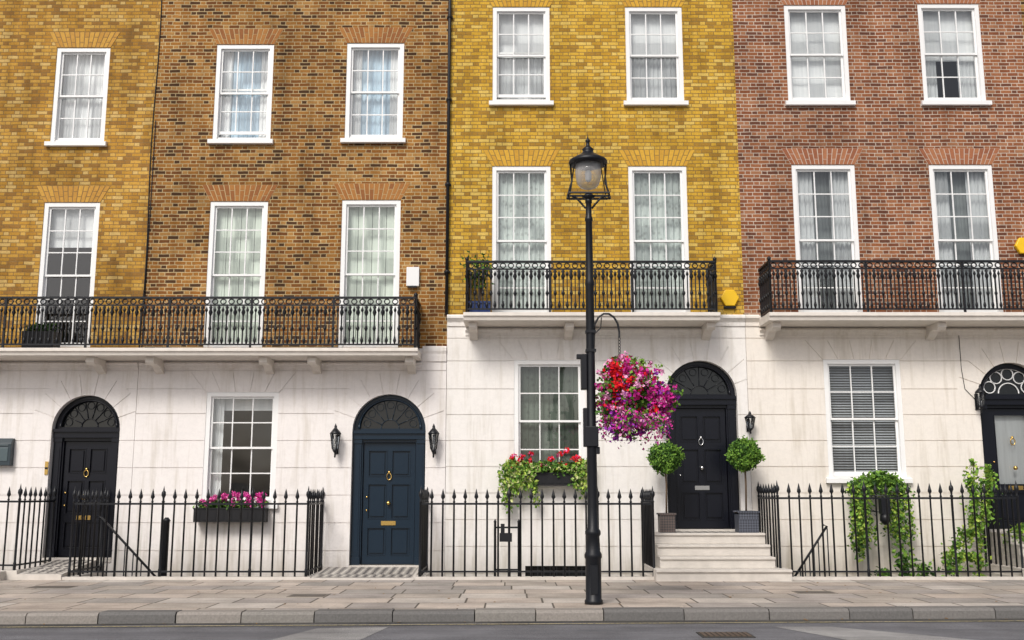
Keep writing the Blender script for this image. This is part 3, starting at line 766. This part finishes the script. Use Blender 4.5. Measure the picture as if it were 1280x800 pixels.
def tilemat():
    m, nt, b = newmat('checker_tiles'); N = NT(nt); p = N.pos()
    c = N.n('ShaderNodeTexChecker'); c.inputs['Scale'].default_value = 9
    mp = N.n('ShaderNodeMapping'); mp.inputs['Rotation'].default_value = (0, 0, pi/4); mp.inputs['Location'].default_value = (0,0,.05); N.l(p, mp.inputs[0])
    N.l(mp.outputs[0], c.inputs[0]); c.inputs[1].default_value = (.62,.58,.52,1); c.inputs[2].default_value = (.10,.09,.09,1)
    nz = N.noise(3, 4, .6, p); col = N.mix(1, c.outputs[0], N.ramp(nz, [(.3, g(.7)), (.6, g(1))]), 'MULTIPLY')
    N.l(col, b.inputs['Base Color']); b.inputs['Roughness'].default_value = .5; return m
TILE = tilemat()
def bridge(x0, x1, ya, za, zb):
    m = MB()
    m.prism_x([(ya, -2.4), (YS-.001, -2.4), (YS-.001, zb-.006), (ya, za-.006)], x0, x1, 0)
    m.add([(x0+.06, ya+.10, za+.0+(zb-za)*.07), (x1-.06, ya+.10, za+(zb-za)*.07), (x1-.06, YS-.002, zb), (x0+.06, YS-.002, zb)], [(0,1,2,3)], 1)
    m.obj('entrance_bridge', [STONE, TILE])
bridge(-3.53, -1.71, -1.56, .035, .12)
bridge(-8.66, -7.87, -1.56, .10, .26)
bridge(-15, -13.6, -1.56, .1, .26)
m = MB(); m.box(-13.4, -8.85, -1.75, -1.2, -.1, .155); m.obj('stone_step', [STONE], bevel=.01)
def steps(x0, x1):
    m = MB(); n = 4; h = .78/n
    for i in range(n):
        yf = -1.86+.33*i; z1 = h*(i+1)
        xa, xb = (x0, x1)
        if i == 0: xa, xb = x0-.12, x1+.2
        m.box(xa, xb, yf+.02, YS-.002, z1-h if i else -2.4, z1-.045, 0)
        m.box(xa, xb, yf-.012, YS-.002, z1-.045, z1, 0)
    o = m.obj('stone_steps', [STONE], bevel=.008)
    t = MB(); t.add([(x0+.3, -.72, .784), (x1-.3, -.72, .784), (x1-.3, YS-.005, .784), (x0+.3, YS-.005, .784)], [(0,1,2,3)]); t.obj('tile_landing', [TILE], o)
steps(2.60, 4.62); steps(9.08, 10.5); steps(14.7, 16.2)

# ---------------------------------------------------------------- small fittings
def wall_lantern(cx, z0, z1):
    m = MB(); y = YS-.20; h = z1-z0; w = .095
    zc0, zc1 = z0+h*.28, z0+h*.70
    m.lathe(cx, y, [(.0, z0+h*.02), (.018, z0+h*.06), (.014, z0+h*.16), (.035, z0+h*.2), (.060, zc0)], 6)
    for i in range(6):
        a = 2*pi*i/6; c, s = math.cos(a), math.sin(a)
        m.tube([(cx+.057*c, y+.057*s, zc0), (cx+w*c, y+w*s, zc1)], .009, 4)
    m.lathe(cx, y, [(.054, zc0), (w-.004, zc1)], 6, 1, False)
    m.lathe(cx, y, [(w+.014, zc1), (w+.014, zc1+.015), (.055, zc1+h*.12), (.024, zc1+h*.17), (.03, zc1+h*.20), (.0, z1)], 6)
    m.lathe(cx, y, [(.014, zc0), (.014, zc0+.09)], 6, 2)
    m.tube([(cx, YS, zc0+h*.05-.02), (cx, YS-.08, zc0-.06), (cx, y, z0+h*.1)], .012, 6)
    m.tube([(cx, YS, zc1+.02), (cx, y, zc1+.05)], .008, 6)
    m.box(cx-.035, cx+.035, YS-.02, YS-.001, z0+h*.15, zc1)
    m.obj('wall_lantern', [IRON, GLASS, WHITEPL], fix=False)
wall_lantern(-3.38, 2.14, 2.82); wall_lantern(-1.50, 2.14, 2.82); wall_lantern(4.57, 2.60, 3.06); wall_lantern(2.88, 2.60, 3.06); wall_lantern(9.03, 3.0, 3.58)
m = MB(); m.prism_x([(YS-.14, 2.02), (YS-.001, 2.02), (YS-.001, 2.54), (YS-.07, 2.54), (YS-.14, 2.44)], -9.95, -9.60); m.box(-9.90, -9.65, YS-.15, YS-.135, 2.10, 2.36, 1); m.box(-9.9,-9.65,YS-.155,YS-.13,2.395,2.415,1)
m.obj('mailbox', [simple('mailbox_teal_black', (.025,.04,.05), .4), simple('mailbox_panel', (.07,.10,.11), .4)], bevel=.008)
m = MB(); m.box(-8.98, -8.92, YS-.02, YS-.001, 1.85, 2.1); m.box(-8.975,-8.925,YS-.025,YS-.018,1.95,1.99,1); m.obj('door_entry_panel', [BRASS, IRON])
m = MB(); m.box(-2.09, -1.84, -.09, -.001, 5.54, 5.92, 0); m.box(-2.05, -1.88, -.10, -.09, 5.5, 5.54, 1); m.obj('burglar_alarm_box', [WHITEPL, IRON], bevel=.015)
m = MB(); hexp = [(4.30+.18*math.cos(pi/3*i), 5.30+.185*math.sin(pi/3*i)) for i in range(6)]; m.prism(hexp, -.09, -.001, 0)
m.box(4.18, 4.42, -.07, -.001, 5.09, 5.14, 1); m.obj('burglar_alarm_box', [YELLOWPL, IRON], bevel=.015)
m = MB(); hexp = [(10.20+.18*math.cos(pi/3*i), 6.36+.185*math.sin(pi/3*i)) for i in range(6)]; m.prism(hexp, -.09, -.001, 0); m.obj('burglar_alarm_box', [YELLOWPL, IRON], bevel=.015)
m = MB(); m.tube([(-1.29, -.07, 15), (-1.29, -.07, 4.96)], .034, 8)
for z in (5.8, 7.6, 9.4, 11.2, 13): m.lathe(-1.29, -.07, [(.045, z), (.045, z+.06)], 8); m.box(-1.35,-1.23,-.05,-.001,z+.01,z+.05)
m.obj('drainpipe', [IRON2])
m = MB(); pts = [(-7.31+.02*math.sin(z*1.3), -.012, z) for z in [4.2+.5*i for i in range(22)]]; m.tube(pts, .011, 5)
m.tube([(-7.27, -.012, 4.2), (-7.27,-.012,9)], .008, 5); m.obj('cable', [IRON2])
m = MB(); m.tube([(8.78, YS-.01, 4.6), (8.78, YS-.01, 3.9), (8.82, YS-.012, 3.5), (9.0, YS-.01, 3.3)], .006, 5); m.obj('cable', [IRON2])

# ---------------------------------------------------------------- foliage
def fol(name, c, tr=0):
    m, nt, b = newmat(name); N = NT(nt); nz = N.noise(14, 1, .5, N.pos())
    N.l(N.mix(nz, tuple(x*.55 for x in c), tuple(min(1, x*1.35) for x in c)), b.inputs['Base Color'])
    b.inputs['Roughness'].default_value = .6; b.inputs['Specular IOR Level'].default_value = .2
    return m
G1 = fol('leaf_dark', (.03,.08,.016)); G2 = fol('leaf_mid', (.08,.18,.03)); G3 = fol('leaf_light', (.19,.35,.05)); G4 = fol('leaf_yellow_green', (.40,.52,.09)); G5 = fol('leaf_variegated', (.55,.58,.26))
F_MAG = fol('petal_magenta', (.66,.035,.32)); F_PUR = fol('petal_purple', (.34,.04,.42)); F_RED = fol('petal_red', (.74,.015,.025)); F_PNK = fol('petal_pink', (.85,.14,.42)); F_WHT = fol('petal_white', (.85,.76,.80)); F_LP = fol('petal_light_pink', (.88,.34,.56))

def cloud(m, c, rad, n, size, mis, surf=.6, asp=.6, down=0, clumps=0):
    cl = None
    if clumps:
        cl = []
        for i in range(clumps):
            d = Vector((R.gauss(0,1), R.gauss(0,1), R.gauss(0,1))).normalized()*R.uniform(.6, 1.02)
            cl.append((d, R.choice(mis), R.uniform(.10, .22)))
    for i in range(n):
        if cl:
            d, mi, s = R.choice(cl)
            q = d+Vector((R.gauss(0,1), R.gauss(0,1), R.gauss(0,1)))*s*.6
            if R.random() < .12: mi = R.choice(mis)
        else:
            q = Vector((R.gauss(0,1), R.gauss(0,1), R.gauss(0,1))).normalized()*(surf+(1-surf)*R.random()**.5); mi = R.choice(mis)
        m.leaf((c[0]+q.x*rad[0], c[1]+q.y*rad[1], c[2]+q.z*rad[2]), size*R.uniform(.7, 1.3), mi, asp, down)

def trail(m, p, L, n, size, mis, sway=.1, spread=.05):
    x, y, z = p; vx = R.gauss(0, sway)
    for i in range(n):
        t = i/n
        m.leaf((x+vx*t+R.gauss(0, spread), y-.05*math.sin(t*3)+R.gauss(0, spread*.6), z-L*t), size*R.uniform(.7,1.3), R.choice(mis), .7, .6)

def topiary(cx, cy, zb, r, ph, pw, mat):
    T = empty('topiary_plant')
    z0 = .785
    m = MB()
    m.prism_x([(cy-pw/2, z0), (cy+pw/2, z0), (cy+pw/2+.02, z0+ph), (cy-pw/2-.02, z0+ph)], cx-pw/2, cx+pw/2, 0)
    m.box(cx-pw/2-.02, cx+pw/2+.02, cy-pw/2-.04, cy-pw/2+.02, z0+ph, z0+ph+.03, 0); m.box(cx-pw/2-.02, cx+pw/2+.02, cy+pw/2-.02, cy+pw/2+.04, z0+ph, z0+ph+.03, 0)
    m.box(cx-pw/2, cx+pw/2, cy-pw/2+.02, cy+pw/2-.02, z0+ph-.03, z0+ph+.01, 1)
    m.obj('planter', [mat, SOIL], T)
    m = MB(); m.tube([(cx, cy, z0+ph), (cx+.015, cy, (z0+ph+zb)/2), (cx, cy, zb)], .018, 6); m.obj('stem', [BARK], T)
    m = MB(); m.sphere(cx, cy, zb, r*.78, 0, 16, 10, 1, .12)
    cloud(m, (cx, cy, zb), (r*.96, r*.96, r*.90), 2800, .05, [0, 1, 1, 2], .80, .65)
    for k in range(40):
        d = Vector((R.gauss(0,1), R.gauss(0,1), R.gauss(0,1))).normalized()*r*R.uniform(.86, 1.06)
        cloud(m, (cx+d.x, cy+d.y, zb+d.z*.95), (.06,.06,.055), 30, .05, [1, 2, 2], .3, .6)
    m.obj('foliage', [G1, G2, G3], T, fix=False)
def potpat(name, c1, c2):
    m, nt, b = newmat(name); N = NT(nt); p = N.pos()
    c = N.n('ShaderNodeTexChecker'); c.inputs['Scale'].default_value = 30
    mp = N.n('ShaderNodeMapping'); mp.inputs['Rotation'].default_value = (0, pi/4, 0); mp.inputs['Location'].default_value = (.01,.013,.01); N.l(p, mp.inputs[0]); N.l(mp.outputs[0], c.inputs[0])
    c.inputs[1].default_value = (*c1,1); c.inputs[2].default_value = (*c2,1); N.l(c.outputs[0], b.inputs['Base Color']); b.inputs['Roughness'].default_value = .5; return m
topiary(4.34, -.62, 2.20, .31, .36, .36, potpat('lattice_planter', (.10,.11,.14), (.04,.045,.06)))
topiary(2.86, -.62, 2.15, .30, .32, .28, potpat('lattice_planter_brown', (.12,.09,.08), (.05,.045,.045)))

def wbox(x0, x1, z0, z1, y0=-.30, y1=-.06, mat=POTBLK):
    E_ = empty('flower_window_box'); m = MB()
    m.box(x0, x1, y0, y1, z0, z1, 0); m.box(x0-.01, x1+.01, y0-.012, y1-.0, z1, z1+.025, 0)
    n = int((x1-x0)/.14)
    for i in range(n):
        cx = x0+(x1-x0)*(i+.5)/n; m.box(cx-.05, cx+.05, y0-.008, y0, z0+.04, z1-.04, 0)
    m.obj('box', [mat], E_); return E_
e = wbox(-6.0, -4.65, .96, 1.20)
m = MB()
for i in range(34):
    x = R.uniform(-5.95, -4.7); cloud(m, (x, -.18+R.uniform(-.08,.08), 1.27+R.uniform(-.02,.06)), (.10,.09,.08), 42, .06, [0,1,1,2], .3)
for i in range(44):
    x = R.uniform(-5.92, -4.70); z = R.uniform(1.28, 1.48); cloud(m, (x, -.22+R.uniform(-.09,.07), z), (.05,.05,.038), 26, .045, [3,3,4,4], .4, .9)
m.obj('flowers', [G1,G2,G3,F_MAG,F_PNK,F_LP], e, fix=False)
e = wbox(.36, 1.26, 1.64, 1.86)
m = MB()
for i in range(34): cloud(m, (R.uniform(.25,1.35), -.18+R.uniform(-.1,.08), 1.93+R.uniform(-.05,.10)), (.13,.1,.10), 38, .07, [0,1,1,2], .3, .8)
for i in range(20):
    x = R.choice([R.uniform(.0,.40), R.uniform(.75,1.5), R.uniform(.1,1.45)]); z = R.uniform(1.98, 2.30)
    m.tube([(x, -.18, 1.9), (x+R.uniform(-.04,.04), -.2, z)], .004, 3, 1); cloud(m, (x, -.22, z), (.055,.05,.045), 34, .045, [5,5,5,6], .4, .9)
for x, L in [(-.18+.07*i, R.uniform(.45,.95)) for i in range(9)]+[(1.2+.06*i, R.uniform(.3,.72)) for i in range(5)]+[(.3+.1*i, R.uniform(.05,.2)) for i in range(9)]:
    for k in range(2): trail(m, (x+R.gauss(0,.03), -.28+R.gauss(0,.04), 2.02), L*R.uniform(.7,1), int(L*80), .075, [3,4,2,2,1], .08, .045)
cloud(m, (.06,-.22,2.0), (.24,.14,.14), 340, .07, [3,4,2,1], .2, .8); cloud(m, (1.38,-.22,2.0), (.2,.14,.16), 260, .07, [3,4,2,2], .2, .8)
m.obj('flowers', [G1,G2,G3,G4,G5,F_RED,F_PNK], e, fix=False)

e = empty('hanging_fern_basket')
m = MB()
for k in range(3): m.ring(6.9, -.35, 1.35, .42-.1*k, .2, .008, 16, 0, pi, 2*pi)
m.box(6.80, 6.96, -.78, -.62, 1.12, 1.42, 0); m.tube([(6.5,-.03,1.45),(6.5,-.6,1.45),(7.3,-.6,1.45),(7.3,-.03,1.45)], .012, 5)
m.lathe(6.88, -.70, [(.03,.92),(.1,1.0),(.09,1.12)], 8)
m.obj('bracket', [IRON], e, fix=False)
m = MB()
for i in range(36): x = R.uniform(6.42,7.36); cloud(m, (x, -.4+R.gauss(0,.1), 1.58+.20*(1-((x-6.89)/.5)**2)+R.uniform(-.10,.06)), (.14,.12,.1), 40, .08, [0,1,2,2], .3)
for i in range(46):
    x = R.uniform(6.34, 7.44); ed = abs(x-6.88)/.5; L = R.uniform(.30, .8)+ed*.65
    if abs(x-6.88) < .22: L *= .35
    trail(m, (x, -.45+R.gauss(0,.09), 1.64), L, int(L*62), .075, [0,1,2,2,3], .08, .035)
m.obj('fronds', [G1,G2,G3,G4], e, fix=False)

def climber(name, pts, n, sp, size, mats, mis):
    m = MB(); e = empty(name)
    st = MB()
    for pl in pts: st.tube(pl, .012, 5)
    st.obj('stems', [BARK], e, fix=False)
    for pl in pts:
        for i in range(n//len(pts)):
            k = R.randrange(len(pl)-1); t = R.random(); q = Vector(pl[k]).lerp(Vector(pl[k+1]), t)
            b = sp*(.5+.5*math.sin(q.z*9+q.x*7))
            m.leaf((q.x+R.gauss(0,b), q.y-abs(R.gauss(0,b*.7)), q.z+R.gauss(0,b)), size*R.uniform(.6,1.3), R.choice(mis), .7, .3)
    m.obj('foliage', mats, e, fix=False)
climber('climbing_plant', [[(8.55,-.6,-.2),(8.7,-.55,.6),(8.65,-.5,1.3),(8.7,-.45,2.1)], [(8.75,-.5,1.0),(8.9,-.6,1.5),(8.9,-.6,2.0)], [(8.6,-.6,.8),(8.3,-.7,.75),(7.9,-.8,.30)], [(8.6,-.6,.3),(8.2,-.8,.4),(7.9,-.9,.1)],
        [(9.3,-.9,.9),(9.2,-.6,.5)], [(8.5,-.6,.9),(8.6,-.6,1.4),(8.5,-.6,1.8)]], 2500, .095, .085, [G1,G2,G3,G4], [1,2,2,3])
climber('area_plant', [[(6.9,-1.0,-.4),(7.1,-1.0,.1),(7.0,-1.0,.45)], [(7.3,-1.0,-.3),(7.4,-1.0,.2)], [(6.6,-1.0,-.3),(6.7,-1.0,.1)]], 900, .10, .09, [G1,G2,G3], [0,1,2])

def spindly(cx, cy, z0, h):
    e = empty('potted_plant'); m = MB(); m.box(cx-.20, cx+.20, cy-.14, cy+.14, z0, z0+.25); m.box(cx-.22,cx+.22,cy-.16,cy+.16,z0+.22,z0+.26); m.obj('planter', [POTBLUE], e)
    m = MB(); f = MB()
    for i in range(9):
        a = R.uniform(0, 6.28); tx, ty = .28*math.cos(a)*R.random()-.06, .12*math.sin(a); hh = h*R.uniform(.6, 1)
        p = [(cx+tx*t*1.0, cy+ty*t, z0+.25+hh*t) for t in (0, .35, .7, 1)]; m.tube(p, [.012,.009,.006,.003], 5)
        for k in range(30):
            t = R.uniform(.35, 1); f.leaf((cx+tx*t+R.gauss(0,.08), cy+ty*t+R.gauss(0,.05), z0+.25+hh*t), .10, R.choice([0,1,1,2]), .4)
    m.obj('stems', [BARK], e, fix=False); f.obj('foliage', [G1,G2,G3], e, fix=False)
spindly(-.62, -.45, 4.875, 1.2)
e = empty('potted_plant'); m = MB(); m.prism_x([(-.6,4.195),(-.3,4.195),(-.27,4.55),(-.63,4.55)], -9.35, -8.75); m.obj('planter', [POTBLK], e)
m = MB()
for i in range(14): cloud(m, (R.uniform(-9.3,-8.8), -.45, 4.62), (.12,.12,.09), 30, .07, [0,1], .3)
m.obj('foliage', [G1,G2], e, fix=False)

# ---------------------------------------------------------------- street lamp
LX, LY = 1.11, -5.6
lamp = empty('street_lamp')
m = MB()
m.lathe(LX, LY, [(.125,0),(.125,.05),(.108,.07),(.108,.60),(.12,.62),(.12,.66),(.10,.70),(.09,.90),(.108,.93),(.108,.97),(.076,1.02),(.070,1.3),(.068,2.3),(.076,2.32),(.076,2.38),(.064,2.42),(.060,4.4),(.066,4.42),(.066,4.47),(.054,4.52),(.048,5.35),(.058,5.37),(.058,5.40),(.044,5.43),(.040,5.62),(.05,5.64),(.05,5.70)], 20)
m.box(LX-.05, LX+.05, LY-.116, LY-.10, .14, .52)
m.obj('column', [IRON], lamp, fix=False)
m = MB(); zb = 5.74; zt = 6.24
m.tube([(LX-.29,LY-.16,zb),(LX+.29,LY-.16,zb),(LX+.29,LY+.16,zb),(LX-.29,LY+.16,zb)], .017, 5, 0, False, True)
m.box(LX-.29, LX+.29, LY-.014, LY+.014, zb-.014, zb+.014)
for sx in (-1, 1):
    m.tube([(LX+sx*.045, LY, 5.55), (LX+sx*.10, LY, 5.62), (LX+sx*.17, LY, 5.70), (LX+sx*.24, LY, 5.735)], .016, 5)
    m.tube([(LX+sx*.31, LY, zb-.05), (LX+sx*.305, LY, zb), (LX+sx*.24, LY, zb+.22), (LX+sx*.265, LY, zt+.02)], .015, 5)
    m.sphere(LX+sx*.30, LY, zb-.035, .024, 0, 8, 6)
    for sy in (-1, 1): m.tube([(LX+sx*.27, LY+sy*.15, zb), (LX+sx*.20, LY+sy*.17, zt)], .008, 5)
m.lathe(LX, LY, [(.275, zt-.03),(.285,zt),(.275,zt+.03),(.235,zt+.050),(.20,zt+.075),(.14,zt+.11),(.09,zt+.14),(.075,zt+.18),(.088,zt+.20),(.055,zt+.23),(.030,zt+.25),(.024,zt+.31),(.042,zt+.33),(.026,zt+.35),(.010,zt+.38),(.0,zt+.44)], 20)
m.lathe(LX, LY, [(.05, 5.68),(.10,5.73),(.06,5.76)], 14)
m.lathe(LX, LY, [(.05, zt-.02), (.06, zt-.10), (.045, zt-.12)], 12)
m.obj('lantern_frame', [IRON], lamp, fix=False)
m = MB(); m.lathe(LX, LY, [(.06,5.84),(.11,5.86),(.155,5.91),(.18,5.99),(.19,6.08),(.185,6.22)], 24)
def lampglass():
    mm = bpy.data.materials.new('lantern_glass'); mm.use_nodes = True; nt = mm.node_tree; nt.nodes.clear(); N = NT(nt)
    o = N.n('ShaderNodeOutputMaterial'); a = N.n('ShaderNodeMixShader'); t = N.n('ShaderNodeBsdfTransparent'); t.inputs[0].default_value = (.90,.90,.90,1)
    gl = N.n('ShaderNodeBsdfPrincipled'); gl.inputs['Base Color'].default_value = (.62,.62,.62,1); gl.inputs['Roughness'].default_value = .06
    lw = N.n('ShaderNodeLayerWeight'); lw.inputs[0].default_value = .5; N.l(N.m('ADD', N.m('MULTIPLY', lw.outputs['Facing'], .6), .25), a.inputs[0])
    N.l(t.outputs[0], a.inputs[1]); N.l(gl.outputs[0], a.inputs[2]); N.l(a.outputs[0], o.inputs[0]); return mm
LG = lampglass(); m.obj('glass_bowl', [LG], lamp, fix=False)
m = MB(); m.lathe(LX, LY, [(.02,5.95),(.045,5.98),(.05,6.08),(.03,6.12)], 12); m.obj('bulb', [WHITEPL], lamp, fix=False)
m = MB(); m.box(LX-.14, LX-.055, LY-.06, LY+.10, 2.92, 3.42); m.box(LX-.20, LX-.12, LY-.04, LY+.04, 3.35, 3.42); m.box(LX-.09, LX+.09, LY-.085, LY+.085, 2.12, 2.40); m.box(LX-.115, LX-.05, LY-.05, LY+.07, 2.12, 2.66); m.box(LX+.05,LX+.11,LY-.05,LY+.05,2.02,2.12)
m.obj('control_box', [IRON], lamp, bevel=.01)
hb = empty('hanging_flower_basket')
m = MB(); bx = 1.54
pts = [(LX+.05, LY, 3.78), (LX+.07, LY, 3.86), (LX+.12, LY, 3.95), (LX+.19, LY, 4.00), (LX+.27, LY, 4.00), (LX+.34, LY, 3.95), (LX+.39, LY, 3.86), (LX+.41, LY, 3.74), (LX+.41, LY, 3.66)]
m.tube(pts, .016, 6); m.tube([(LX+.05,LY,3.5),(LX+.06,LY,3.8)], .014, 6); m.tube([(LX+.05, LY, 3.70),(LX+.15,LY,3.80),(LX+.16,LY,3.95)], .008, 5)
m.box(LX-.07, LX+.075, LY-.07, LY+.07, 3.72, 3.76); m.box(LX-.07, LX+.075, LY-.07, LY+.07, 3.45, 3.49)
for k in range(6): m.ring(bx-.02, LY, 3.64-.045*k, .014, .027, .006, 8)
for i in range(4):
    a = pi/4+pi/2*i; m.tube([(bx-.02, LY, 3.40), (bx-.02+.22*math.cos(a), LY+.22*math.sin(a), 3.0)], .005, 4)
m.obj('bracket_and_chain', [IRON], hb, fix=False)
m = MB(); m.lathe(bx, LY, [(.05,2.62),(.18,2.68),(.26,2.82),(.30,3.0)], 14); m.obj('liner', [simple('moss_liner', (.05,.06,.02), 1, 0, 30, .5)], hb)
m = MB()
cloud(m, (1.62, LY, 2.84), (.38,.38,.40), 2400, .075, [0,1,1,2], .35, .7)
cloud(m, (1.64, LY, 2.82), (.46,.44,.46), 3200, .050, [3,3,3,4,7,5,2,1], .85, .95, 0, 170)
cloud(m, (2.00, LY, 2.76), (.30,.32,.26), 1900, .050, [3,3,3,4,7,2], .85, .95, 0, 80)
cloud(m, (1.50, LY-.1, 3.20), (.22,.24,.20), 900, .050, [3,7,5,5,2,1], .85, .95, 0, 44)
cloud(m, (1.56, LY-.28, 2.98), (.26,.16,.28), 700, .055, [5,5,5,3], .8, .95, 0, 24)
cloud(m, (1.62, LY, 2.43), (.34,.34,.22), 850, .050, [3,4,4,1,2], .85, .95, 0, 48)
for i in range(90):
    a = R.uniform(0, 2*pi); rr = R.uniform(.25,.54); x, y = 1.70+rr*math.cos(a), LY+rr*math.sin(a)
    trail(m, (x, y, 2.66-R.uniform(0,.2)), R.uniform(.1,.46)*(1.15-rr), 14, .05, [1,2,3,3,4,7], .06, .03)
for i in range(80):
    d = Vector((R.gauss(0,1), R.gauss(0,1), R.gauss(0,.9))).normalized()
    cloud(m, (1.70+d.x*R.uniform(.5,.68), LY+d.y*.5, 2.84+d.z*R.uniform(.45,.60)), (.04,.04,.035), 14, .042, [R.choice([3,4,7,1,2])], .3, .9)
m.obj('flowers', [G1,G2,G3,F_MAG,F_PUR,F_RED,F_WHT,F_LP], hb, fix=False)

# ---------------------------------------------------------------- light, sky, camera
w = bpy.data.worlds.new('World'); scene.world = w; w.use_nodes = True; nt = w.node_tree
sky = nt.nodes.new('ShaderNodeTexSky'); sky.sky_type = 'NISHITA'; sky.sun_disc = False
EL, AZ = 44, 202
sky.sun_elevation = math.radians(EL); sky.sun_rotation = math.radians(AZ); sky.dust_density = 4; sky.air_density = .8; sky.ozone_density = 1
hs = nt.nodes.new('ShaderNodeHueSaturation'); hs.inputs['Saturation'].default_value = .6
bg = nt.nodes['Background']; bg.inputs[1].default_value = .125; nt.links.new(sky.outputs[0], hs.inputs['Color']); nt.links.new(hs.outputs[0], bg.inputs[0])
sl = bpy.data.lights.new('sun', 'SUN'); sl.energy = 2.2; sl.angle = math.radians(18); sl.color = (1, .965, .91)
so = bpy.data.objects.new('sun', sl); COL.objects.link(so)
a = math.radians(AZ); e_ = math.radians(EL)
dirv = Vector((math.sin(a)*math.cos(e_), math.cos(a)*math.cos(e_), math.sin(e_)))
so.rotation_euler = dirv.to_track_quat('Z', 'Y').to_euler()
cd = bpy.data.cameras.new('camera'); cam = bpy.data.objects.new('camera', cd); COL.objects.link(cam)
cd.lens = 36.14; cd.sensor_width = 36; cd.clip_end = 2000
cam.location = (0, -20, 1.45); cam.rotation_euler = (math.radians(99.7), 0, 0)
scene.camera = cam
scene.view_settings.view_transform = 'Standard'; scene.view_settings.look = 'None'; scene.view_settings.exposure = 0
